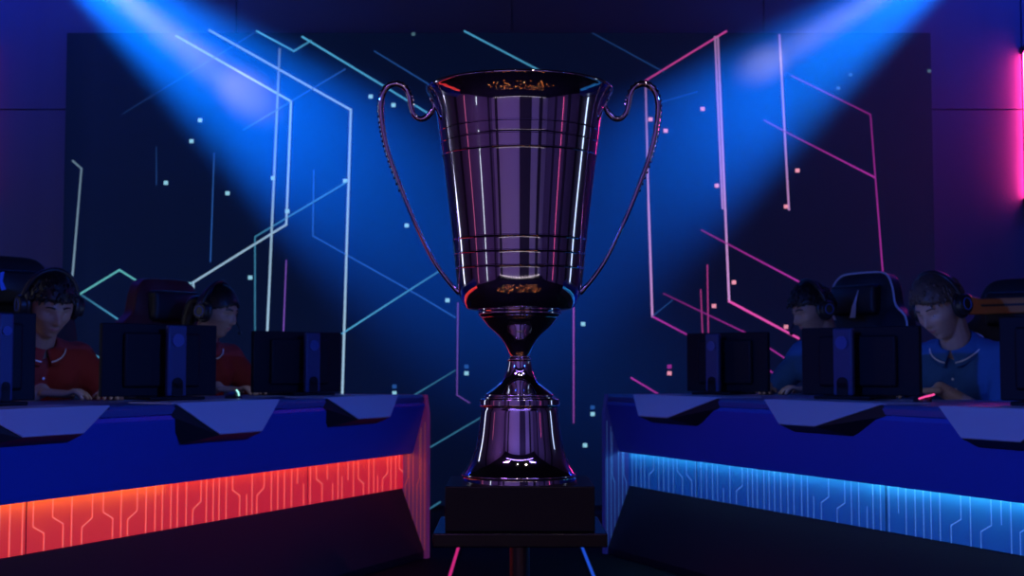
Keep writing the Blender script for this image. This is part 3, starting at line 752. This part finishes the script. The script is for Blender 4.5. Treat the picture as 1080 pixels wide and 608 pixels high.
zr = [zt(y) - ZBOX for y in rings_y]
# resample with fine rings
for (r0, z0), (r1, z1) in zip(P_, P_[1:]):
    P2.append((r0, z0))
    for z in sorted([q for q in zr if min(z0, z1) < q <= max(z0, z1)], reverse=True):
        t = (z - z0) / (z1 - z0); r = r0 + (r1 - r0) * t
        h = .0007
        P2 += [(r, z + h * 1.6), (r + .00075, z + h * .5), (r + .00075, z - h * .5), (r, z - h * 1.6)]
P2.append(P_[-1])
inner = [(r - .0022, z) for r, z in P_ if z < zt(97) - ZBOX and z > zt(318) - ZBOX]
lip = [(98.0 * K - .0016, zt(93.6) - ZBOX), (98.5 * K - .0026, zt(94.4) - ZBOX)]
full = [(0, zt(316) - ZBOX), (40 * K, zt(317) - ZBOX)] + inner[::-1] + lip[::-1] + P2 + [(0, zt(328.4) - ZBOX)]
bm = bmesh.new(); lathe(bm, full, 160); obj('bowl', bm, m_chrome, tr)
stem = [(43, 328.4), (43.6, 330.5), (43.2, 332.4), (40.6, 334.6), (40.0, 336), (38.2, 338), (36.2, 340.6), (33.2, 344), (28, 348.6), (22.6, 353.4), (18, 359), (14.6, 364.6), (12.4, 370), (11.0, 375), (11.0, 377.2), (12.4, 378.4), (12.6, 380), (11.9, 381.6), (12.6, 386), (14.2, 392), (17, 398.6), (21.4, 404.6), (27, 409.4), (33, 413.6), (35.6, 415.4), (36.4, 417.0), (36.4, 418.2)]
S_ = prof(stem, 5)
bm = bmesh.new(); lathe(bm, [(0, S_[0][1])] + S_ + [(0, S_[-1][1])], 128); obj('stem', bm, m_chrome, tr)
base = [(36.6, 418.4), (38.6, 418.8), (39.0, 420.4), (41.6, 421.2), (42.0, 425), (41.8, 428.6), (39.6, 429.6), (39.8, 431), (40.6, 434), (41.8, 444), (43.4, 457), (45.6, 469), (48.6, 480), (52.2, 488.4), (56.0, 494.6), (58.8, 498.2), (60.2, 499.8), (60.6, 501.2), (59.6, 502.4), (59.4, 504), (59.6, 509)]
B_ = [(r, z) for r, z in prof(base, 5)]
zb = B_[-1][1]; B_ = [(r, z * 1.0) for r, z in B_]; B_[-1] = (B_[-1][0], 0.0)
bm = bmesh.new(); lathe(bm, [(0, B_[0][1])] + B_ + [(0, 0.0)], 128); obj('base', bm, m_chrome, tr)
hp = [(456, 104), (457, 112), (453.5, 119), (448, 124.5), (441.5, 125.5), (435.5, 121), (432.4, 112), (430.4, 101), (425.5, 92.5), (417, 88.6), (408.5, 91.0), (402.6, 99), (400.4, 112), (401.4, 127), (404.6, 146), (410.4, 167), (419, 190), (430.5, 219), (444.5, 250), (458, 276), (470.5, 294), (479.5, 304.5), (485, 309)]
hpts = crspline([V((x - 548, y, 0)) for x, y in hp], 8)
for s in (1, -1):
    pts = [V((s * p.x * K, 0, zt(p.y) - ZBOX)) for p in hpts]
    bm = bmesh.new(); N = len(pts)
    tube(bm, pts, lambda t: K * 1.15 * (2.0 + .9 * math.exp(-((t - .45) / .22) ** 2) + .7 * math.exp(-((t - .12) / .06) ** 2) + (1.2 * (t - .94) / .06 if t > .94 else 0)), 12)
    ball(bm, pts[0], K * 4.2, 2); ball(bm, pts[len(pts) // 11], K * 3.4, 2)
    h = obj('handle', bm, m_chrome, tr)
    # bead string along the outer edge of the handle
    bm = bmesh.new(); acc = 0; step = K * 4.3; side = 1
    for i in range(46, N - 44):
        acc += (pts[i] - pts[i - 1]).length
        if acc >= step:
            acc = 0; t = (pts[i + 1] - pts[i - 1]).normalized(); nn = V((t.z, 0, -t.x)) * s
            c = V((s * -70 * K, 0, pts[i].z)); 
            if nn.dot(pts[i] - V((s * (415 - 548) * K + 0, 0, zt(130) - ZBOX))) < 0 and i < 100: nn = -nn
            if i >= 100 and nn.x * s > 0: nn = -nn
            tt = i / N
            ball(bm, pts[i] + nn * K * 3.05, K * (1.9 - .7 * tt), 1)
    obj('bead_trim', bm, m_chrome, h)

# ------------------------------------------------------------------ floor light strips behind the stand, wall tubes
def floor_strip(x, y0, y1, col, label):
    r = empty('floor_light_strip', (x, y0, 0)); tag(r, label, 'light')
    bm = bmesh.new(); box(bm, -.010, .010, 0, y1 - y0, 0, .008); obj('channel', bm, m_steel, r, bevel=.001)
    bm = bmesh.new(); box(bm, -.0055, .0055, .01, y1 - y0 - .01, .0082, .0095); obj('diffuser', bm, emit_mat('strip_glow', col, .6), r, smooth=False)
floor_strip(-.233, 4.3, 6.6, (1.0, .03, .30), 'pink glowing light strip on floor left of the trophy post')
floor_strip(.305, 4.3, 6.6, (.02, .12, 1.0), 'blue glowing light strip on floor right of the trophy post')
def wall_tube(px, y0, y1, col, s, label):
    a, b2 = at_y(px, y0, 7.722), at_y(px, y1, 7.722)
    r = empty('wall_light_tube', (a.x, 7.722, b2.z)); tag(r, label, 'light')
    L = a.z - b2.z
    bm = bmesh.new(); bmesh.ops.create_cone(bm, cap_ends=True, segments=20, radius1=.012, radius2=.012, depth=L, matrix=Matrix.Translation((0, 0, L / 2))); obj('tube', bm, emit_mat('magenta_tube', col, s), r)
    for z in (0, L):
        bm = bmesh.new(); box(bm, -.02, .02, -.02, .037, z - .02, z + .02); obj('bracket', bm, m_steel, r, bevel=.003)
wall_tube(1081.5, 52, 212, (1.0, .035, .22), 50, 'vertical magenta neon tube on the wall at the right edge')
wall_tube(-14, 40, 215, (1.0, .03, .35), 1.4, 'vertical magenta neon tube on the wall at the left edge')

# dark uprights and light tubes added in the unseen hall to streak the cup's reflection
m_band = mat('dark_reflection_band', (0.03, 0.03, 0.04), 0.7)  # uprights shaped to give the cup its dark mirrored bands
tn = 0
for x, hw in ((-3.3, .20), (.75, .75), (2.9, .25)):
    bm = bmesh.new(); box(bm, x - hw, x + hw, RY0, RY0 + .12, 0, RH); tn += 1; struct('trim_%d' % tn, bm, m_band)
for sx_ in (-1, 1):
    for y in ((-2.6, 2.3) if sx_ < 0 else (-1.6, .4, 1.9)):
        bm = bmesh.new(); box(bm, sx_ * RX - .12, sx_ * RX + .12, y - .15, y + .15, 0, RH); tn += 1; struct('trim_%d' % tn, bm, m_band)
def streak_tube(x, y, z0, z1, r0, col, s, label):  # added tubes, placed only for the streaks mirrored in the cup
    r = empty('wall_light_tube', (x, y, z0)); tag(r, label, 'light')
    L = z1 - z0
    bm = bmesh.new(); bmesh.ops.create_cone(bm, cap_ends=True, segments=20, radius1=r0, radius2=r0, depth=L, matrix=Matrix.Translation((0, 0, L / 2))); obj('tube', bm, emit_mat('streak_glow', col, s), r)
    sx_ = 1 if x > 0 else -1; wx = RX - abs(x)
    for z in (0, L):
        bm = bmesh.new(); box(bm, min(-.02 * sx_, wx * sx_), max(-.02 * sx_, wx * sx_), -.02, .02, z - .02, z + .02); obj('bracket', bm, m_steel, r, bevel=.003)
streak_tube(-4.1, 4.3, .3, 2.4, .12, (.7, .75, 1.0), 3.0, 'unseen cool white tube added on the left wall for a streak in the cup')
streak_tube(-4.1, 1.15, .2, 1.6, .03, (1.0, .2, .5), .8, 'unseen pink tube added on the left hall wall for a streak in the cup')
streak_tube(-4.1, -.45, .15, .75, .03, (.75, .85, 1.0), 2.5, 'unseen short white tube added low on the left hall wall for a streak in the cup')
streak_tube(4.1, -.35, .2, 1.8, .018, (1.0, .12, .4), 2.2, 'unseen thin pink tube added on the right hall wall for a streak in the cup')
streak_tube(4.1, 2.9, .5, 1.7, .09, (.5, .65, 1.0), 2.5, 'unseen cool blue tube added on the right wall for a streak in the cup')
fb = empty('footlight_bar', (0, RY0 + .2, 0)); tag(fb, 'low bar of small white footlights along the rear wall of the hall', 'light')
bm = bmesh.new(); box(bm, -3.6, 3.6, -.05, .05, 0, .07); obj('housing', bm, m_steel, fb, bevel=.004)
m_bulb = emit_mat('footlight_bulb', (1.0, .85, .95), 2.6)
for i in range(30):
    bm = bmesh.new(); ball(bm, (-3.5 + 7 * i / 29 + .05 * math.sin(i * 7), 0, .085), .028, 2, (1.6, 1, .8)); obj('bulb', bm, m_bulb, fb)

fl = empty('speck_lights', (0, .1, 0)); tag(fl, 'unseen string of amber bulbs added on the hall floor for orange specks in the cup', 'light')  # out-of-view bulbs added so the cup's flare mirrors orange specks
m_amb = [emit_mat('amber_bulb', (1.0, .26, .05), 5), emit_mat('warm_bulb', (1.0, .6, .25), 4)]
rnd = random.Random(5); wp = []
for i in range(96): wp.append(V((1.35 * math.sin(i * .71) * rnd.uniform(.5, 1.05), -.75 + 1.35 * i / 95 + rnd.uniform(-.12, .12), .012)))
bm = bmesh.new(); tube(bm, crspline(wp, 4), .0025, 6); obj('wire', bm, m_steel, fl)
for i, p in enumerate(wp):
    bm = bmesh.new(); ball(bm, p + V((0, 0, .004)), rnd.uniform(.008, .013), 2); obj('bulb', bm, m_amb[i % 5 == 0], fl)

# ------------------------------------------------------------------ lights
def spot(name, loc, tgt, col, e, ang, blend=.5, size=.05):
    l = bpy.data.lights.new(name, 'SPOT'); l.energy = e; l.color = col; l.spot_size = math.radians(ang); l.spot_blend = blend; l.shadow_soft_size = size
    o = bpy.data.objects.new(name, l); COL.objects.link(o); o.location = loc
    o.rotation_euler = (V(tgt) - V(loc)).to_track_quat('-Z', 'Y').to_euler(); return o
def area(name, loc, tgt, col, e, sx, sy):
    l = bpy.data.lights.new(name, 'AREA'); l.shape = 'RECTANGLE'; l.size = sx; l.size_y = sy; l.energy = e; l.color = col
    o = bpy.data.objects.new(name, l); COL.objects.link(o); o.location = loc
    o.rotation_euler = (V(tgt) - V(loc)).to_track_quat('-Z', 'Y').to_euler(); return o
YB = 7.0
L0, L1 = at_y(50, -62, YB), at_y(258, 98, 7.6)
L2, R2 = at_y(40, -72, 6.7), at_y(1020, -58, 6.7)
R0, R1 = at_y(1010, -52, YB), at_y(806, 68, 7.6)
spot('beam_left', L2, L1, (1.0, .68, .42), 1500, 11.5, .9)
spot('beam_right', R2, R1, (1.0, .72, .50), 1000, 10, .9)
spot('wash_left', at_y(-10, -108, 6.7), at_y(455, 255, 7.75), (.0, .155, 1.0), 5800, 30.5, .95)
spot('wash_right', at_y(1085, -107, 6.7), at_y(645, 225, 7.75), (.0, .155, 1.0), 4900, 28.5, .95)
# blue stage profile spots on the desks, from both sides of the hall
spot('desk_wash_left', (2.4, .2, 2.0), (-1.05, 4.4, .40), (.02, .13, 1.0), 420, 32, .8, .06)
spot('desk_wash_right', (-2.4, .2, 2.0), (1.1, 4.4, .40), (.02, .13, 1.0), 420, 32, .8, .06)
area('hall_purple', (0, -1.6, 3.5), (0, -3.4, .5), (.33, .19, .95), 72, 5.0, .3)
area('hall_purple_left', (-2.2, -.6, 3.5), (-4.2, -1.5, .5), (.48, .19, .80), 110, .3, 3.0)
area('hall_purple_right', (2.2, -.6, 3.5), (4.2, -1.5, .5), (.30, .19, .95), 52, .3, 3.0)
area('wall_wash_left', (-3.3, 6.9, 3.6), (-3.3, 7.8, 1.2), (.02, .05, 1.0), 20, 1.6, .2)
area('wall_wash_right', (3.3, 6.9, 3.6), (3.3, 7.8, 1.2), (.02, .06, 1.0), 22, 1.6, .2)
spot('key_lamp', (.75, -.4, 3.2), (0, 1.9, .6), (1.0, .82, .65), 14, 20, .6, .07)
spot('key_lamp_small', (-.25, -.6, 3.3), (0, 1.9, .6), (1.0, .85, .75), 8, 20, .6, .05)
# haze in the air in front of the screen
bm = bmesh.new(); box(bm, -2.32, 2.32, 6.62, 7.5, .001, 3.6)
hz = bpy.data.materials.new('stage_haze'); hz.use_nodes = True; nt = hz.node_tree; nt.nodes.clear()
out = nt.nodes.new('ShaderNodeOutputMaterial'); vs = nt.nodes.new('ShaderNodeVolumeScatter'); vs.inputs['Density'].default_value = .15; vs.inputs['Anisotropy'].default_value = 0.0
vs.inputs['Color'].default_value = (.9, .95, 1, 1)
nt.links.new(vs.outputs[0], out.inputs['Volume'])
h = obj('stage_haze', bm, hz, None, smooth=False); tag(h, 'thin blue stage haze hanging in the light beams before the screen', 'haze', kind='stuff')

# ------------------------------------------------------------------ world and view
w = bpy.data.worlds.new('world'); SC.world = w; w.use_nodes = True
w.node_tree.nodes['Background'].inputs[0].default_value = (.01, .015, .05, 1); w.node_tree.nodes['Background'].inputs[1].default_value = .2
vw = SC.view_settings; SC.display_settings.display_device = 'sRGB'
vw.view_transform = 'Standard'; vw.look = 'None'; vw.exposure = 0; vw.gamma = 1; vw.use_curve_mapping = False
